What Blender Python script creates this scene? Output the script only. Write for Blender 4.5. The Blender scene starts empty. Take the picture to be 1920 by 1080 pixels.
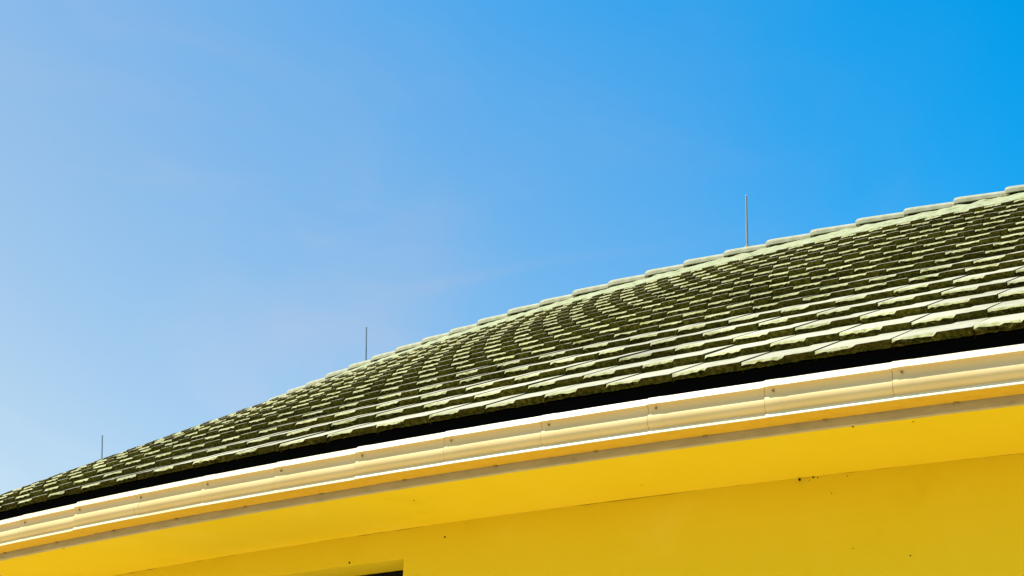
import bpy, math, random
from mathutils import Vector, Matrix, noise
random.seed(7)
sc = bpy.context.scene
C = sc.collection
R = math.radians
H = 1.6                                    # eye height of the camera above the ground

# ---------------------------------------------------------------- camera
TH, ROLL, FPX = 0.39426, -0.03582, 2825.3
cam = bpy.data.cameras.new('camera')
cam.sensor_width = 36.0
cam.lens = 36.0 * FPX / 1920.0
cam.clip_start, cam.clip_end = 0.1, 5000
co = bpy.data.objects.new('camera', cam)
C.objects.link(co)
X = Vector((1, 0, 0)); U = Vector((0, -math.sin(TH), math.cos(TH))); F = Vector((0, math.cos(TH), math.sin(TH)))
rt = math.cos(ROLL) * X - math.sin(ROLL) * U
up = math.sin(ROLL) * X + math.cos(ROLL) * U
m = Matrix((rt, up, -F)).transposed().to_4x4()
m.translation = Vector((0, 0, H))
co.matrix_world = m
sc.camera = co

# ---------------------------------------------------------------- light
SUN_AZ = Vector((-0.99, 0.14, 0)).normalized()
SUN_EL = R(62)
sd = Vector((SUN_AZ.x * math.cos(SUN_EL), SUN_AZ.y * math.cos(SUN_EL), math.sin(SUN_EL)))
sun = bpy.data.lights.new('sun', 'SUN')
sun.energy = 4.2
sun.angle = R(0.5)
sun.color = (1.0, 0.94, 0.84)
so = bpy.data.objects.new('sun', sun)
so.rotation_euler = sd.to_track_quat('Z', 'Y').to_euler()
so.location = sd * 60
C.objects.link(so)

w = bpy.data.worlds.new('World'); sc.world = w; w.use_nodes = True
nt = w.node_tree; nt.nodes.clear()
N = nt.nodes.new; Lk = nt.links.new
out = N('ShaderNodeOutputWorld'); bg = N('ShaderNodeBackground')
bg.inputs['Strength'].default_value = 0.088
sky = N('ShaderNodeTexSky'); sky.sky_type = 'NISHITA'; sky.sun_disc = False
sky.sun_elevation = SUN_EL; sky.sun_rotation = math.atan2(SUN_AZ.x, SUN_AZ.y)
sky.air_density = 1.0; sky.dust_density = 0.6; sky.ozone_density = 3.0
# clear blue air, with a thin veil of high cloud drifting in from the sunward side
tc = N('ShaderNodeTexCoord')
dotn = N('ShaderNodeVectorMath'); dotn.operation = 'DOT_PRODUCT'
dotn.inputs[1].default_value = (-0.72, 0.0, -0.85)
Lk(tc.outputs['Generated'], dotn.inputs[0])
nz = N('ShaderNodeTexNoise'); nz.inputs['Scale'].default_value = 3.2
nz.inputs['Detail'].default_value = 5.0; nz.inputs['Roughness'].default_value = 0.45
nz.inputs['Distortion'].default_value = 0.5
Lk(tc.outputs['Generated'], nz.inputs['Vector'])
ma = N('ShaderNodeMath'); ma.operation = 'MULTIPLY_ADD'; ma.inputs[1].default_value = 0.18
Lk(nz.outputs['Fac'], ma.inputs[0]); Lk(dotn.outputs['Value'], ma.inputs[2])
mr = N('ShaderNodeMapRange'); mr.interpolation_type = 'SMOOTHSTEP'
mr.inputs['From Min'].default_value = -0.63; mr.inputs['From Max'].default_value = 0.20
Lk(ma.outputs[0], mr.inputs['Value'])
tint = N('ShaderNodeMix'); tint.data_type = 'RGBA'
tint.inputs[6].default_value = (0.0, 1.12, 1.48, 1)
tint.inputs[7].default_value = (1.46, 1.25, 0.96, 1)
Lk(mr.outputs['Result'], tint.inputs[0])
mul = N('ShaderNodeMix'); mul.data_type = 'RGBA'; mul.blend_type = 'MULTIPLY'; mul.inputs[0].default_value = 1.0
mp = N('ShaderNodeMapping'); mp.inputs['Rotation'].default_value = (0.2, 0.5, 0.3); mp.inputs['Scale'].default_value = (1.0, 1.0, 2.2)
nw = N('ShaderNodeTexNoise'); nw.inputs['Scale'].default_value = 3.6; nw.inputs['Detail'].default_value = 7.0
nw.inputs['Roughness'].default_value = 0.5; nw.inputs['Distortion'].default_value = 0.9
Lk(tc.outputs['Generated'], mp.inputs['Vector']); Lk(mp.outputs[0], nw.inputs['Vector'])
wr_ = N('ShaderNodeMapRange'); wr_.interpolation_type = 'SMOOTHSTEP'
wr_.inputs['From Min'].default_value = 0.44; wr_.inputs['From Max'].default_value = 0.66; wr_.inputs['To Max'].default_value = 0.42
Lk(nw.outputs['Fac'], wr_.inputs['Value'])
wm = N('ShaderNodeMath'); wm.operation = 'MULTIPLY'; Lk(wr_.outputs[0], wm.inputs[0]); Lk(mr.outputs[0], wm.inputs[1])
# one soft wisp hanging above the roof
dw = N('ShaderNodeVectorMath'); dw.operation = 'DISTANCE'; dw.inputs[1].default_value = (-0.075, 0.918, 0.385)
Lk(tc.outputs['Generated'], dw.inputs[0])
dwn = N('ShaderNodeMath'); dwn.operation = 'MULTIPLY_ADD'; dwn.inputs[1].default_value = -0.16
Lk(nw.outputs['Fac'], dwn.inputs[0]); Lk(dw.outputs['Value'], dwn.inputs[2])
pw = N('ShaderNodeMapRange'); pw.interpolation_type = 'SMOOTHSTEP'
pw.inputs['From Min'].default_value = 0.02; pw.inputs['From Max'].default_value = -0.075; pw.inputs['To Max'].default_value = 0.22
Lk(dwn.outputs[0], pw.inputs['Value'])
wa_ = N('ShaderNodeMath'); wa_.operation = 'ADD'; wa_.use_clamp = True; Lk(wm.outputs[0], wa_.inputs[0]); Lk(pw.outputs[0], wa_.inputs[1])
veil = N('ShaderNodeMix'); veil.data_type = 'RGBA'; veil.inputs[7].default_value = (1.9, 1.36, 1.0, 1)
Lk(wa_.outputs[0], veil.inputs[0]); Lk(tint.outputs[2], veil.inputs[6])
Lk(sky.outputs['Color'], mul.inputs[6]); Lk(veil.outputs[2], mul.inputs[7])
Lk(mul.outputs[2], bg.inputs['Color']); Lk(bg.outputs[0], out.inputs['Surface'])

sc.view_settings.view_transform = 'Standard'
sc.view_settings.look = 'None'
sc.view_settings.gamma = 1.0
sc.view_settings.use_curve_mapping = False
sc.view_settings.exposure = 0.88

# ---------------------------------------------------------------- materials
def mat(name, col, rough=0.8, spec=0.3, metal=0.0):
    mt = bpy.data.materials.new(name); mt.use_nodes = True
    b = mt.node_tree.nodes['Principled BSDF']
    b.inputs['Base Color'].default_value = (*col, 1); b.inputs['Roughness'].default_value = rough
    b.inputs['Specular IOR Level'].default_value = spec; b.inputs['Metallic'].default_value = metal
    return mt

def vary(mt, stops, scale, detail=6, rough=0.6, bump=0.0, bscale=None, dist=0.01, stretch=None):
    """noise driven colour (list of (pos, colour)) and bump in object space"""
    t = mt.node_tree; b = t.nodes['Principled BSDF']
    tc = t.nodes.new('ShaderNodeTexCoord'); src = tc.outputs['Object']
    if stretch:
        mp = t.nodes.new('ShaderNodeMapping'); mp.inputs['Scale'].default_value = stretch
        t.links.new(src, mp.inputs['Vector']); src = mp.outputs[0]
    n = t.nodes.new('ShaderNodeTexNoise'); n.inputs['Scale'].default_value = scale
    n.inputs['Detail'].default_value = detail; n.inputs['Roughness'].default_value = rough
    r = t.nodes.new('ShaderNodeValToRGB'); e = r.color_ramp.elements
    while len(e) > 1: e.remove(e[0])
    e[0].position = stops[0][0]; e[0].color = (*stops[0][1], 1)
    for p, c in stops[1:]:
        q = e.new(p); q.color = (*c, 1)
    t.links.new(src, n.inputs['Vector']); t.links.new(n.outputs['Fac'], r.inputs[0])
    t.links.new(r.outputs[0], b.inputs['Base Color'])
    if bump:
        n2 = t.nodes.new('ShaderNodeTexNoise'); n2.inputs['Scale'].default_value = bscale or scale * 3
        n2.inputs['Detail'].default_value = 8; n2.inputs['Roughness'].default_value = 0.65
        bp = t.nodes.new('ShaderNodeBump'); bp.inputs['Strength'].default_value = bump
        bp.inputs['Distance'].default_value = dist
        t.links.new(src, n2.inputs['Vector']); t.links.new(n2.outputs['Fac'], bp.inputs['Height'])
        t.links.new(bp.outputs[0], b.inputs['Normal'])
    return mt

def specks(mt, col, scale, thr, soft=0.03):
    """dark fly specks: sparse voronoi dots over the present base colour"""
    t = mt.node_tree; b = t.nodes['Principled BSDF']; L = b.inputs['Base Color'].links
    old = L[0].from_socket
    tc = t.nodes.new('ShaderNodeTexCoord')
    v = t.nodes.new('ShaderNodeTexVoronoi'); v.inputs['Scale'].default_value = scale
    cmp_ = t.nodes.new('ShaderNodeMapRange'); cmp_.inputs['From Min'].default_value = thr
    cmp_.inputs['From Max'].default_value = thr * (1 + soft * 20); cmp_.inputs['To Min'].default_value = 1; cmp_.inputs['To Max'].default_value = 0
    wn = t.nodes.new('ShaderNodeSeparateColor'); gt = t.nodes.new('ShaderNodeMath'); gt.operation = 'GREATER_THAN'; gt.inputs[1].default_value = 0.86
    mu = t.nodes.new('ShaderNodeMath'); mu.operation = 'MULTIPLY'
    mx = t.nodes.new('ShaderNodeMix'); mx.data_type = 'RGBA'; mx.inputs[7].default_value = (*col, 1)
    t.links.new(tc.outputs['Object'], v.inputs['Vector']); t.links.new(v.outputs['Distance'], cmp_.inputs['Value'])
    t.links.new(v.outputs['Color'], wn.inputs[0]); t.links.new(wn.outputs[0], gt.inputs[0])
    t.links.new(cmp_.outputs[0], mu.inputs[0]); t.links.new(gt.outputs[0], mu.inputs[1])
    t.links.new(mu.outputs[0], mx.inputs[0]); t.links.new(old, mx.inputs[6]); t.links.new(mx.outputs[2], b.inputs['Base Color'])
    return mt

M = {}
M['tread'] = vary(mat('weathered_concrete', (.38, .38, .28), .9, .2),
                  [(.25, (.27, .26, .13)), (.42, (.37, .35, .23)), (.6, (.42, .395, .28)), (.8, (.49, .455, .34))], 9, 8, .65, .25, 90, .004)
M['edge'] = vary(mat('lichen_edge', (.36, .38, .15), .95, .15),
                 [(.28, (.04, .04, .005)), (.40, (.28, .28, .09)), (.52, (.40, .385, .19)), (.8, (.45, .43, .29))], 26, 8, .7, .5, 120, .006)
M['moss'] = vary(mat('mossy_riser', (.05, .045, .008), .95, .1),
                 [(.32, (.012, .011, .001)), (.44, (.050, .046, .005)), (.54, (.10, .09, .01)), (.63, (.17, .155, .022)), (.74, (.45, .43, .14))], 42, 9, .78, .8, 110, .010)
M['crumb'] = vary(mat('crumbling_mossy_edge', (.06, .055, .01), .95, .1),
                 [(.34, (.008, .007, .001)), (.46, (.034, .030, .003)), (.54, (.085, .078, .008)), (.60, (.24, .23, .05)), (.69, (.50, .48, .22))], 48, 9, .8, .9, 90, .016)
def toned(mt):
    t = mt.node_tree; b = t.nodes['Principled BSDF']; old = b.inputs['Base Color'].links[0].from_socket
    a = t.nodes.new('ShaderNodeAttribute'); a.attribute_name = 'tone'
    # broad patches where lichen has spread, besides each tile's own tone
    tc = t.nodes.new('ShaderNodeTexCoord'); n = t.nodes.new('ShaderNodeTexNoise'); n.inputs['Scale'].default_value = 1.6; n.inputs['Detail'].default_value = 4
    r = t.nodes.new('ShaderNodeMapRange'); r.inputs['From Min'].default_value = .3; r.inputs['From Max'].default_value = .7
    r.inputs['To Min'].default_value = .82; r.inputs['To Max'].default_value = 1.16
    t.links.new(tc.outputs['Object'], n.inputs['Vector']); t.links.new(n.outputs['Fac'], r.inputs['Value'])
    k = t.nodes.new('ShaderNodeMath'); k.operation = 'MULTIPLY'; t.links.new(a.outputs['Fac'], k.inputs[0]); t.links.new(r.outputs[0], k.inputs[1])
    m_ = t.nodes.new('ShaderNodeVectorMath'); m_.operation = 'SCALE'
    t.links.new(old, m_.inputs[0]); t.links.new(k.outputs[0], m_.inputs['Scale']); t.links.new(m_.outputs[0], b.inputs['Base Color'])
for q in ('tread', 'edge', 'moss', 'crumb'): toned(M[q])
M['cap'] = vary(mat('pale_ridge_concrete', (.42, .41, .33), .9, .2),
                [(.25, (.22, .23, .10)), (.45, (.37, .365, .235)), (.75, (.46, .445, .32))], 9, 8, .65, .3, 60, .006)
M['mortar'] = vary(mat('lichened_mortar', (.38, .42, .2), .95, .15),
                   [(.30, (.07, .08, .02)), (.39, (.28, .30, .15)), (.6, (.37, .385, .23)), (.8, (.47, .46, .34))], 15, 8, .65, .5, 60, .01)
M['felt_and_shade'] = mat('black_felt_and_shade', (.003, .003, .003), .95, .03)  # roof underlay, and the painted shade in the gap behind the gutter
M['gutter'] = vary(mat('cream_paint', (.82, .66, .30), .4, .35),
                   [(.2, (.79, .56, .225)), (.5, (.84, .612, .265)), (.8, (.86, .645, .31))], 2.5, 6, .6, .04, 60, .002)
M['gutter_sunlit'] = vary(mat('sunlit_cream_paint', (.84, .74, .48), .45, .35), [(.2, (.80, .67, .36)), (.5, (.85, .735, .43)), (.8, (.87, .77, .50))], 3, 6, .6)  # whiter copy of the gutter cream: sunlight painted on rim and lip
M['gutter_bounce'] = vary(mat('bounce_lit_cream_paint', (.72, .46, .08), .5, .3),
                         [(.3, (.66, .37, .015)), (.5, (.72, .43, .025)), (.8, (.76, .48, .05))], 14, 7, .65)  # yellow bounce light painted into the colour of the gutter's underside
M['fascia'] = vary(mat('grey_beige_paint', (.40, .33, .20), .75, .2),
                   [(.2, (.24, .20, .11)), (.38, (.43, .37, .22)), (.6, (.50, .43, .27)), (.85, (.56, .49, .33))], 6, 8, .68, .15, 60, .004, (1, 1, 3))
M['yellow'] = specks(vary(mat('yellow_render', (.80, .52, .015), .82, .15),
                   [(.22, (.75, .535, .007)), (.42, (.825, .60, .012)), (.6, (.835, .612, .018)), (.8, (.87, .655, .045))], 1.7, 9, .68, .3, 40, .004), (.16, .10, .015), 6, .022)
M['dirt'] = mat('dried_mud', (.02, .014, .006), .95, .1)
M['crack'] = mat('dirty_joint', (.42, .28, .02), .95, .1)
M['seam'] = mat('grimy_seam', (.30, .21, .08), .9, .1)
M['steel'] = mat('galvanised_steel', (.33, .33, .32), .5, .4, .3)
M['screw'] = mat('dull_screw', (.26, .2, .11), .5, .4, .6)
M['frame'] = mat('dark_window_frame', (.004, .004, .004), .7, .1)
M['glass'] = mat('dark_window_glass', (.003, .003, .003), .15, .15)
APRON = 35.2
M['added_lawn'] = vary(mat('added_lawn', (.05, .09, .02), .95, .1), [(.3, (.07, .065, .02)), (.5, (.10, .09, .03)), (.7, (.13, .115, .045))], 3, 8, .7, .6, 60, .03)  # dark ground out of view, added to cut the bounce on the wall
M['ground'] = vary(mat('pale_bounce_paving', (.46, .43, .37), .9, .2),
                   [(.3, (.50, .42, .27)), (.5, (.57, .485, .32)), (.7, (.63, .54, .37))], 1.2, 8, .6, .2, 30, .01)  # pale ground out of view, added to throw light up under the eaves

# ---------------------------------------------------------------- helpers
ORG = {}
class MB:
    def __init__(s): s.v = []; s.f = []; s.m = []; s.sm = []; s.t = []; s.tone = 1.0
    def vert(s, p): s.v.append(Vector(p)); return len(s.v) - 1
    def face(s, idx, mi=0, smooth=False): s.f.append(tuple(idx)); s.m.append(mi); s.sm.append(smooth); s.t.append(s.tone)
    def quad(s, pts, mi=0): s.face([s.vert(p) for p in pts], mi)
    def grid(s, rows, mi=0, smooth=False, close=False):
        """rows: list of equally long point lists"""
        ids = [[s.vert(p) for p in r] for r in rows]
        n = len(ids[0])
        for a in range(len(ids) - 1):
            for b in range(n - 1 if not close else n):
                c = (b + 1) % n
                s.face((ids[a][b], ids[a][c], ids[a + 1][c], ids[a + 1][b]), mi[b] if isinstance(mi, (list, tuple)) else mi, smooth)
        return ids
    def build(s, name, mats, parent=None, origin=None):
        me = bpy.data.meshes.new(name)
        if origin is None:
            lo = Vector((min(p[i] for p in s.v) for i in range(3))); hi = Vector((max(p[i] for p in s.v) for i in range(3)))
            origin = (lo + hi) / 2; origin.z = lo.z
        origin = Vector(origin)
        me.from_pydata([p - origin for p in s.v], [], s.f)
        for mt in (mats if isinstance(mats, (list, tuple)) else [mats]): me.materials.append(mt)
        me.polygons.foreach_set('material_index', s.m); me.polygons.foreach_set('use_smooth', s.sm)
        at = me.attributes.new('tone', 'FLOAT', 'FACE'); at.data.foreach_set('value', s.t)
        me.update()
        o = bpy.data.objects.new(name, me); C.objects.link(o)
        ORG[o] = origin
        if parent: o.parent = parent; o.location = origin - ORG[parent]
        else: o.location = origin
        return o

def empty(name, loc):
    o = bpy.data.objects.new(name, None); C.objects.link(o); o.location = loc; ORG[o] = Vector(loc); return o
def tag(o, label, cat, group=None, kind=None):
    if label: o['label'] = label
    if cat: o['category'] = cat
    if group: o['group'] = group
    if kind: o['kind'] = kind

# ---------------------------------------------------------------- the curved plan
CX, CY = 17.09494, 31.96093
def P(r, ph, z): return Vector((CX + r * math.sin(ph), CY - r * math.cos(ph), z + H))
PH0, PH1 = -1.25, -0.12                     # the wing stands on this arc
def arc(a, b, step=0.01):
    n = max(1, int(math.ceil((b - a) / step)))
    return [a + (b - a) * i / n for i in range(n + 1)]
RT, ZT = 30.50744, 2.21067                  # eave line of the roof plane
PITCH = R(30.0); CP, SP = math.cos(PITCH), math.sin(PITCH)
RK, ZK = 24.90, 5.482                       # ridge
ZS = 1.9005                                 # soffit level
RW, RWI = 29.745, 29.465                    # outer and inner face of the wall
RB = 2 * RK - RW                            # far wall of the wing
def Q(s, ph, h):                            # s up the slope, h off the slope
    return P(RT - s * CP + h * SP, ph, ZT + s * SP + h * CP)

house = empty('house', P(RW, -0.6, -H))
tag(house, 'yellow rendered house with curved mossy tiled roof and cream gutter', 'house')

# ---------------------------------------------------------------- wall, with one window opening
WA, WB, WT, WS = -0.6340, -0.6850, 1.7393, 0.55   # window: right jamb, left jamb, head, sill
def ring_wall(mb, ro, ri, a, b, z0, z1, ends=True):
    A = arc(a, b)
    prof = [(ro, z0), (ro, z1), (ri, z1), (ri, z0)]
    mb.grid([[P(r, p, z) for r, z in prof] for p in A], 0, False, True)
    if ends:
        for p in (a, b): mb.quad([P(r, p, z) for r, z in prof])
def joint_grid(mb, r, phs, zs, skip):
    ids = [[mb.vert(P(r, p, z)) for z in zs] for p in phs]
    for i in range(len(phs) - 1):
        for j in range(len(zs) - 1):
            if not skip(phs[i], zs[j]): mb.face((ids[i][j], ids[i + 1][j], ids[i + 1][j + 1], ids[i][j + 1]))
wall = MB()
phs = arc(PH0, WB) + arc(WB, WA)[1:] + arc(WA, PH1)[1:]
zs = [-H, -H / 2, 0, WS, WT, 1.95]
sk = lambda p, z: WB - 1e-6 <= p < WA - 1e-6 and WS - 1e-6 <= z < WT - 1e-6
joint_grid(wall, RW, phs, zs, sk); joint_grid(wall, RWI, phs, zs, sk)
AW = arc(WB, WA)
wall.grid([[P(RW, p, WT), P(RWI, p, WT)] for p in AW]); wall.grid([[P(RW, p, WS), P(RWI, p, WS)] for p in AW])
for p in (WA, WB): wall.quad([P(RW, p, WS), P(RW, p, WT), P(RWI, p, WT), P(RWI, p, WS)])
ring_wall(wall, RB + .28, RB, PH0, PH1, -H, ZS + .05)
for p in (PH0, PH1):                        # end walls up to the roof
    e = .004 if p == PH0 else -.004
    for d in (0, e * 2):
        wall.quad([P(RB + .28, p + d, -H), P(RW, p + d, -H), P(RW, p + d, ZS), P(RK, p + d, ZT + (RT - RK) * math.tan(PITCH) - .12), P(RB + .28, p + d, ZS)][0:5] if False else [P(RB + .29, p + d, -H), P(RW - .001, p + d, -H), P(RW - .001, p + d, ZS + .06), P(RB + .29, p + d, ZS + .06)])
        f = [P(RB + .29, p + d, ZS + .06), P(RW - .001, p + d, ZS + .06), P(RK, p + d, ZT + (RT - RK) * math.tan(PITCH) - .10)]
        wall.face([wall.vert(q) for q in f])
def blob(mb, c, ax, ay, az, mi):            # small lump of dirt on a surface
    c = Vector(c); rows = []
    for i in range(5):
        t = math.pi * i / 4
        rows.append([c + Vector((ax * math.sin(t) * math.cos(u), ay * math.sin(t) * math.sin(u), az * math.cos(t))) * random.uniform(.8, 1.2) for u in [k * math.pi / 3 for k in range(6)]])
    mb.grid(rows, mi, True, True)
for ph, z, k in [(-.6249, 1.827, .0055), (-.6471, 1.757, .006), (-.5412, 1.499, .0035), (-.5497, 1.553, .0028), (-.5526, 1.813, .003),
                 (-.5554, 1.8975, .005), (-.5547, 1.8935, .003), (-.5561, 1.885, .0022), (-.5500, 1.885, .0022)]:
    blob(wall, P(RW, ph, z), k, k, k, 1)
wall.build('wall', [M['yellow'], M['dirt']], house, P(RW, -.6, -H))

ck = MB(); rows = []
for p in arc(PH0, PH1, .0009):
    v = noise.noise(Vector((p * 40, 0, 3))) + .8 * noise.noise(Vector((p * 330, 2, 3)))
    rows.append([P(RW + .0012, p, ZS + .001), P(RW + .0016, p, ZS - max(.0003, .0004 + .0050 * v))])
ck.grid(rows); ck.build('joint_crack', M['crack'], house)
nest = MB()
blob(nest, P(RW + .012, -.5575, ZS - .010), .006, .009, .006, 0)
nest.build('mud_nest', M['dirt'], house)

win = MB()
wr = 29.525
def bar(mb, a, b, z0, z1, r0, r1):
    A = arc(a, b); pr = [(r0, z0), (r0, z1), (r1, z1), (r1, z0)]
    mb.grid([[P(r, p, z) for r, z in pr] for p in A], 0, False, True)
    for p in (a, b): mb.quad([P(r, p, z) for r, z in pr])
px = .06 / wr
bar(win, WB + .0002, WA - .0002, WT - .062, WT - .002, wr, wr - .06)
bar(win, WB + .0002, WA - .0002, WS + .002, WS + .06, wr, wr - .06)
for a in (WB + .0002, (WA + WB) / 2 - px / 2, WA - .0002 - px): bar(win, a, a + px, WS + .06, WT - .062, wr - .001, wr - .059)
wf = win.build('window', M['frame'], house)
pn = MB(); bar(pn, WB + .001, WA - .001, WS + .05, WT - .05, wr - .025, wr - .033)
pn.build('pane', M['glass'], wf)

# ---------------------------------------------------------------- soffit, fascia, black strip for the shade in the eave gap
sf = MB(); ring_wall(sf, 30.405, RW - .003, PH0 - .01, PH1 + .01, ZS, ZS + .02)
for ph, r, k in [(-.5418, 30.395, .006), (-.5339, 30.36, .004), (-.704, 30.39, .005), (-.62, 30.2, .004)]:
    blob(sf, P(r, ph, ZS), k, k, k * .6, 1)
sf.build('soffit', [M['yellow'], M['dirt']], house)
fa = MB(); ring_wall(fa, 30.430, 30.405, PH0 - .01, PH1 + .01, ZS - .002, 1.99)
fa.build('fascia', M['fascia'], house)
eb = MB(); ring_wall(eb, 30.446, 30.431, PH0 - .01, PH1 + .01, 1.945, 2.175)  # black strip that paints in the shade between tiles and gutter rim
eb.build('eave_gap_shade', M['felt_and_shade'], house)

# ---------------------------------------------------------------- roof
S = [0.026, .433, .839, 1.235, 1.627, 2.029, 2.358, 2.718, 3.058, 3.418, 3.788, 4.133, 4.502, 4.866, 5.227, 5.598, 5.98, 6.34]
QP = [-.52419, -.53526, -.53581, -.53637, -.53692, -.54788, -.5482, -.54807, -.54846, -.5587, -.55914, -.55917, -.55953, -.56971, -.56953, -.56967, -.57882]
TK = .036
roof = MB()
def nz3(p, sc_): return noise.noise(p * sc_)
for k in range(17):
    s0, s1 = S[k], S[k + 1]
    r_ = RT - s0 * CP
    wd = .33 * (1 - .2955 * k / 16) / r_
    i0 = int(math.floor((PH0 - .012 - QP[k]) / wd)); i1 = int(math.ceil((PH1 + .012 - QP[k]) / wd))
    for i in range(i0, i1):
        a = QP[k] + i * wd                  # left edge of the tile
        near = -.86 < a < -.46
        nc = 16 if near else 8
        js, jh, jt, jy = random.gauss(0, .004), random.gauss(0, .0011), random.gauss(0, .0022), random.gauss(0, .004)
        step = .56 + random.uniform(-.05, .05); tone = min(1.25, max(.7, random.gauss(1, .075)))
        vs = []
        L_, Rr = .006, .994
        for c in range(nc + 1): vs.append(L_ + (Rr - L_) * c / nc)
        # put two columns at the step of the tile
        j = min(range(1, nc), key=lambda q: abs(vs[q] - step)); vs[j] = step - .022
        if j + 1 < nc: vs[j + 1] = step + .028
        cols = []; broken = random.random()
        for v in vs:
            ph = a + v * wd
            hi = min(1, max(0, (v - (step - .022)) / .05))           # 0 = worn low half, 1 = raised half
            q0 = Q(s0, ph, 0)
            n1 = noise.noise(q0 * 38.0); n2 = noise.noise(q0 * 95.0 + Vector((3, 1, 7))); n3 = noise.noise(q0 * 60.0 + Vector((9, 4, 2)))
            jag = n1 * .5 + n2 * .5
            hb = -TK * (s1 + .03 - s0) / (s1 - s0)                   # back end sinks under the next course
            lowd = -.0038 * (1 - hi)
            edge = min(1, (v - L_) / .05)                            # corners of the worn half are rounder
            dn = (1 - hi) * (.0092 + .011 * jag + .006 * (1 - edge))  # how far the worn nose drops
            bv = (1 - hi) * (.0175 + .012 * n3) + hi * .005
            sj = js + jy * (v - .5)
            top_b = Q(s1 + .03, ph, hb + lowd + jh)
            top_m = Q(s0 + sj + bv + .05, ph, -TK * (bv + .05) / (s1 - s0) + lowd + jh + jt * (v - .5))
            top_f = Q(s0 + sj + bv, ph, -TK * bv / (s1 - s0) + lowd + jh + jt * (v - .5) + .0006 * n2)
            nose = Q(s0 + sj - .002 + .004 * jag * (1 - hi) + .0014 * n2, ph, lowd - dn - hi * .0012 * (1 + n1) + jh + jt * (v - .5))
            m1 = Q(s0 + sj + .004 + .024 * n3 * (1 - .75 * hi) , ph, -.40 * TK - .45 * (lowd * -1 + dn) + .005 * n2)
            m2 = Q(s0 + sj + .008 + .014 * n2 * (1 - .6 * hi), ph, -.78 * TK + .003 * n1)
            bot = Q(s0 + sj + .006 + .006 * n1, ph, -TK - .012 - .002 * n2 if k else -TK + .004 * n1 - .002)
            cols.append([top_b, top_m, top_f, nose, m1, m2, bot])
        roof.tone = tone
        ks = min(range(nc + 1), key=lambda q: abs(vs[q] - step))
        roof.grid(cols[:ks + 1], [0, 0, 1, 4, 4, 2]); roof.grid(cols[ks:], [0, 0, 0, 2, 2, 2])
        for c, cc in ((cols[0], 0), (cols[-1], 1)):                  # flanks of the tile
            ph = a + vs[0 if cc == 0 else -1] * wd
            und_b = Q(s1 + .03, ph, -TK * 1.5 - .012); und_f = Q(s0 + .006, ph, -TK - .014)
            roof.face([roof.vert(p) for p in ([c[0], c[1], c[2], c[3], c[4], c[5], c[6], und_f, und_b])], 2)
# boarding under the tiles, closed eave edge
A = arc(PH0 - .012, PH1 + .012)
roof.grid([[Q(.035, p, -TK - .016), Q(.035, p, -TK - .010), Q(6.6, p, -TK - .014)] for p in A], 3)
roof.grid([[Q(.035, p, -TK - .016), P(30.40, p, 2.12), P(29.5, p, 2.4)] for p in A], 3)
# the far slope, in plain stepped courses
def Qb(s, ph, h): return P(2 * RK - RT + s * CP - h * SP, ph, ZT + s * SP + h * CP)
for k in range(17):
    roof.grid([[Qb(S[k], p, -TK), Qb(S[k], p, 0), Qb(S[k + 1] + .02, p, -TK)] for p in arc(PH0 - .012, PH1 + .012, .02)], 0)
for pe in (PH0 - .012, PH1 + .012):         # verge boards
    for fn in (Q, Qb): roof.quad([fn(.0, pe, 0), fn(6.5, pe, 0), fn(6.5, pe, -.12), fn(.0, pe, -.12)], 2)
rf = roof.build('roof', [M['tread'], M['edge'], M['moss'], M['felt_and_shade'], M['crumb']], house, P(RT, -.6, ZT))

# mortar bed under the ridge caps
mo = MB(); rows = []
for p in arc(PH0 - .012, PH1 + .012, .0012):
    g = lambda x, y: noise.noise(Vector((p * 60, x, y)))
    g2 = noise.noise(Vector((p * 260, 5, 5)))
    e = 6.075 + .035 * noise.noise(Vector((p * 160, 1, 1))) + .02 * g2
    rows.append([Q(e + .01, p, -.045), Q(e, p, -.008 + .006 * g2), Q(e + .10, p, .014 + .010 * g(2, 1)), Q(6.29, p, .012 + .010 * g(3, 5)),
                 P(RK + .112, p, ZK - .078 + .016 * g2 + .010 * g(7, 7)), P(RK, p, ZK - .04), P(RK - .12, p, ZK - .07), Qb(6.1, p, .01), Qb(6.05, p, -.04)])
mo.grid(rows, 0, False)
mo.build('mortar', M['mortar'], rf)

CAP0, DC = -.5558, .01651
i = 0
ci0 = int((CAP0 - PH0) / DC); ci1 = -int((PH1 - CAP0) / DC)
for i in range(ci1, ci0 + 1):
    a = CAP0 - i * DC - .0002; b = a + DC + .0012       # left end rides over its neighbour
    jz, jr = random.gauss(0, .003), random.gauss(0, .004)
    cp = MB(); rows = []
    for t in (0, .02, .12, .35, .65, 1):
        p = a + (b - a) * t
        lift = .022 * (1 - t) + jz - (.012 if t == 0 else .004 if t == .02 else 0)
        w_, h_ = .128 - .016 * t, .082 - .010 * t
        ring = []
        for q in range(13):
            u = math.pi * q / 12
            cx, cz = math.cos(u), math.sin(u)
            pr = math.copysign(abs(cx) ** .85, cx); pz = cz ** .75 if cz > 0 else 0
            nn = .0016 * noise.noise(Vector((p * 300, q * .7, 2)))
            ring.append(P(RK + jr + w_ * pr, p, ZK - .082 + lift + h_ * pz + nn))
        inner = []
        for q in range(12, -1, -1):
            u = math.pi * q / 12; cx, cz = math.cos(u), math.sin(u)
            pr = math.copysign(abs(cx) ** .85, cx); pz = cz ** .75 if cz > 0 else 0
            inner.append(P(RK + jr + (w_ - .016) * pr, p, ZK - .083 + lift + (h_ - .016) * pz))
        rows.append(ring + inner)
    cp.grid(rows, 0, False, True)
    for r_ in (rows[0], rows[-1]):
        for q in range(12): cp.quad([r_[q], r_[q + 1], r_[24 - q], r_[25 - q]])
    for f in range(len(cp.f)): cp.sm[f] = False
    cp.build('ridge_cap', M['cap'], rf)

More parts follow.
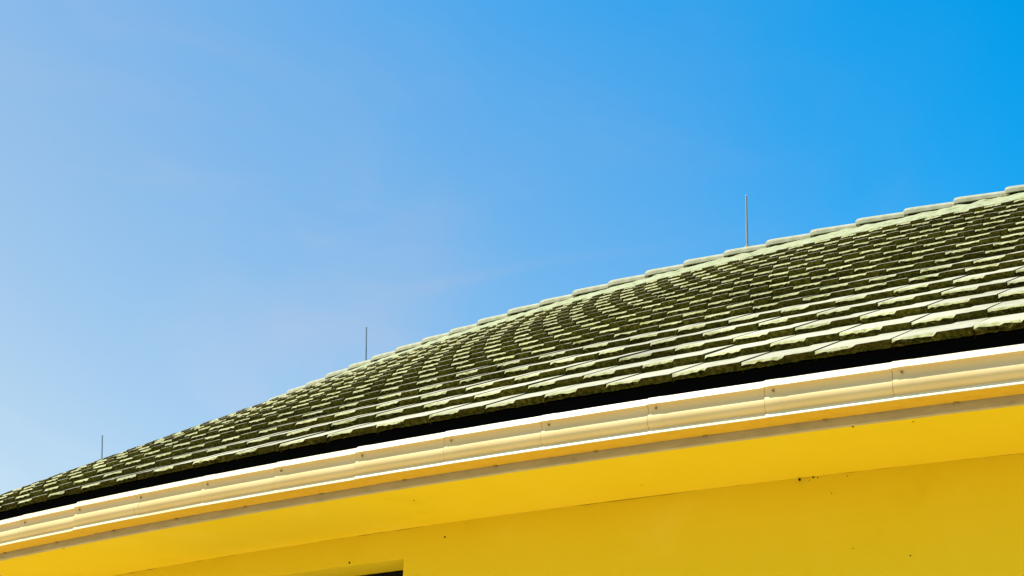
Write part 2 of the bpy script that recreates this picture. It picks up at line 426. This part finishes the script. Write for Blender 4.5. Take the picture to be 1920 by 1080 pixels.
# ---------------------------------------------------------------- gutter sections
GP = [(30.546, 2.0975), (30.565, 2.0640), (30.5643, 2.0612), (30.5520, 2.0592), (30.5480, 2.046), (30.5478, 2.031), (30.5528, 2.020), (30.5570, 2.008),
      (30.5584, 1.996), (30.5568, 1.983), (30.5500, 1.971), (30.5395, 1.9625), (30.5410, 1.9570), (30.5560, 1.9360), (30.5555, 1.9325), (30.432, 1.9350)]
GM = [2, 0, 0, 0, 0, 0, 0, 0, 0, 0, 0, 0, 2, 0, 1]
G0, DG = -.71108, .01771
g_lo = -int((G0 - PH0) / DG) - 0; g_hi = int((PH1 - G0) / DG)
for g in range(g_lo, g_hi + 1):
    a = G0 + g * DG; b = a + DG
    jz, jr, tz = random.gauss(0, .0009), random.gauss(0, .0007), random.gauss(0, .001)
    gb = MB(); rows = []
    for p, off in ((a - .0005, .0030), (a + .0012, .0029), (a + .0019, .0022), (a + .0023, .0014), (a + DG * .5, .0010), (b + .0006, 0.)):
        t = (p - a) / DG
        row = []
        for (r, z) in GP:
            k = 1.0 if r > 30.5 else 0
            zz = z + jz + tz * t + (off * .55 if z > 2.05 else (off * .2 if z > 1.99 else -off * .25 * k))
            row.append(P(r + off * k + jr * k, p, zz))
        inn = []
        for (r, z) in reversed(GP):
            inn.append(P(max(r - .0022 + (off - .0006 if r > 30.5 else 0), 30.433), p, (z + jz + tz * t if z > 1.94 else z + .004)))
        rows.append(row + inn)
    n = len(GP)
    mi = GM + [0] * (len(rows[0]) - len(GM))
    gb.grid(rows, mi, True, True)
    for r_ in (rows[0], rows[-1]):
        for q in range(n - 1): gb.quad([r_[q], r_[q + 1], r_[2 * n - 2 - q], r_[2 * n - 1 - q]])
    so_ = gb.build('gutter_section', [M['gutter'], M['gutter_bounce'], M['gutter_sunlit']], house)
    me = so_.data
    # sharp folds
    sm = [pl.use_smooth for pl in me.polygons]
    me.set_sharp_from_angle(angle=R(38)) if hasattr(me, 'set_sharp_from_angle') else None
    # pop rivet near the left end
    sb = MB(); ps = a + .00075
    cc = P(30.5545 + jr, ps, 2.0475 + jz); on = Vector((math.sin(ps), -math.cos(ps), 0)); tn = Vector((math.cos(ps), math.sin(ps), 0)); uz = Vector((0, 0, 1))
    rr = []
    for d, ra in ((0, .0058), (.0022, .0056), (.0030, .0046), (.0050, .0036), (.0058, .0006)):
        rr.append([cc + on * (d - .0005) + (tn * math.cos(u) + uz * math.sin(u)) * ra for u in [q * math.pi / 5 for q in range(10)]])
    sb.grid(rr, 0, True, True)
    sb.build('screw', M['screw'], so_)
    sm_ = MB()                       # dirty seam where this section overlaps the last
    rws = [[P(r + .0006, a - .00060, z + jz), P(r + .0020, a - .00057, z + jz), P(r + .0020, a - .00051, z + jz)] for (r, z) in GP[2:13]]
    sm_.grid(rws, 0, False)
    sm_.build('seam', M['seam'], so_)
    cb = MB(); pc = a + .0062                  # end of the hanging clip under the back edge
    A2 = (pc, pc + .0006); pr = [(30.4325, 1.9335), (30.441, 1.9335), (30.441, 1.9305), (30.4325, 1.9275)]
    cb.grid([[P(r, p, z) for r, z in pr] for p in A2], 0, False, True)
    for p in A2: cb.quad([P(r, p, z) for r, z in pr])
    cb.build('clip', M['seam'], so_)

# ---------------------------------------------------------------- lightning rods
def cyl(mb, a, b, r0, r1, n=12, cap=True):
    a, b = Vector(a), Vector(b); d = (b - a).normalized(); x = d.orthogonal().normalized(); y = d.cross(x)
    A_ = [a + (x * math.cos(u) + y * math.sin(u)) * r0 for u in [2 * math.pi * q / n for q in range(n)]]
    B_ = [b + (x * math.cos(u) + y * math.sin(u)) * r1 for u in [2 * math.pi * q / n for q in range(n)]]
    mb.grid([A_, B_], 0, True, True)
    if cap:
        mb.face([mb.vert(p) for p in A_]); mb.face([mb.vert(p) for p in B_])
def rod(base, top, rad, label, plate=True):
    base = Vector(base) + Vector((0, 0, H)); top = Vector(top) + Vector((0, 0, H))
    e = empty('lightning_rod', base); tag(e, label, 'lightning rod', 'lightning rods standing along the roof ridge')
    d = top - base
    mb = MB(); cyl(mb, base, base + d * .48, rad, rad); cyl(mb, base + d * .48, top - d * .015, rad * .88, rad * .82); cyl(mb, top - d * .015, top, rad * .82, rad * .4)
    mb.build('rod', M['steel'], e, base)
    bb = MB(); n = d.normalized()
    cyl(bb, base - n * .02, base + n * .010, .032, .028); cyl(bb, base + n * .010, base + n * .028, .016, .014, 6)
    if plate:
        u = Vector((math.cos(-.647), math.sin(-.647), 0))
        for sgn in (-1, 1): cyl(bb, base + u * .055 * sgn - n * .02, base + u * .055 * sgn + n * .010, .009, .009, 6)
        for y in (0,):
            t = Vector((-u.y, u.x, 0)) * .022; q = [base - u * .075 - t, base + u * .075 - t, base + u * .075 + t, base - u * .075 + t]
            zt = [p + n * .002 for p in q]; zb = [p - n * .03 for p in q]
            bb.face([bb.vert(p) for p in zt]); bb.grid([zb, zt], 0, False, True)
    bb.build('base', M['cap'] if plate else M['steel'], e, base)
    return e
rod((2.062, 12.11, 5.500), (2.066, 12.11, 6.020), .0098, 'thick grey lightning rod on the ridge at right, highest of the three')
rod((-1.555, 15.46, 5.435), (-1.583, 15.46, 5.914), .0095, 'thin grey lightning rod standing where the pale ridge caps run out', False)
rod((-5.202, 19.0, 4.93), (-5.284, 19.0, 5.62), .0105, 'short stub of lightning rod behind the far left roof edge, lowest of the three', False)

# ---------------------------------------------------------------- ground
gd = MB(); n = 24
gd.grid([[Vector((-600 + 1200 * i / n, -600 + 1200 * j / n, 0)) for j in range(n + 1)] for i in range(n + 1)])
g = gd.build('ground', M['added_lawn'], None, (0, 0, 0)); tag(g, 'unseen dark ground added round the house so its wall gets less bounce', 'added_lawn', kind='structure')  # never in view, added to keep the wall darker than the soffit
pv = MB(); A = arc(PH0 - .04, PH1 + .04)    # unseen pale terrace, added to bounce light onto the soffit
pv.grid([[P(RW - .3, p, -H), P(RW - .3, p, -H + .06), P(APRON, p, -H + .06), P(APRON, p, -H)] for p in A])
for p in (A[0], A[-1]): pv.quad([P(RW - .3, p, -H), P(RW - .3, p, -H + .06), P(APRON, p, -H + .06), P(APRON, p, -H)])
g = pv.build('bounce_pavement', M['ground'], None, P(RW, -.6, -H)); tag(g, 'unseen pale terrace added along the house front to bounce light under the eaves', 'bounce_pavement', kind='structure')
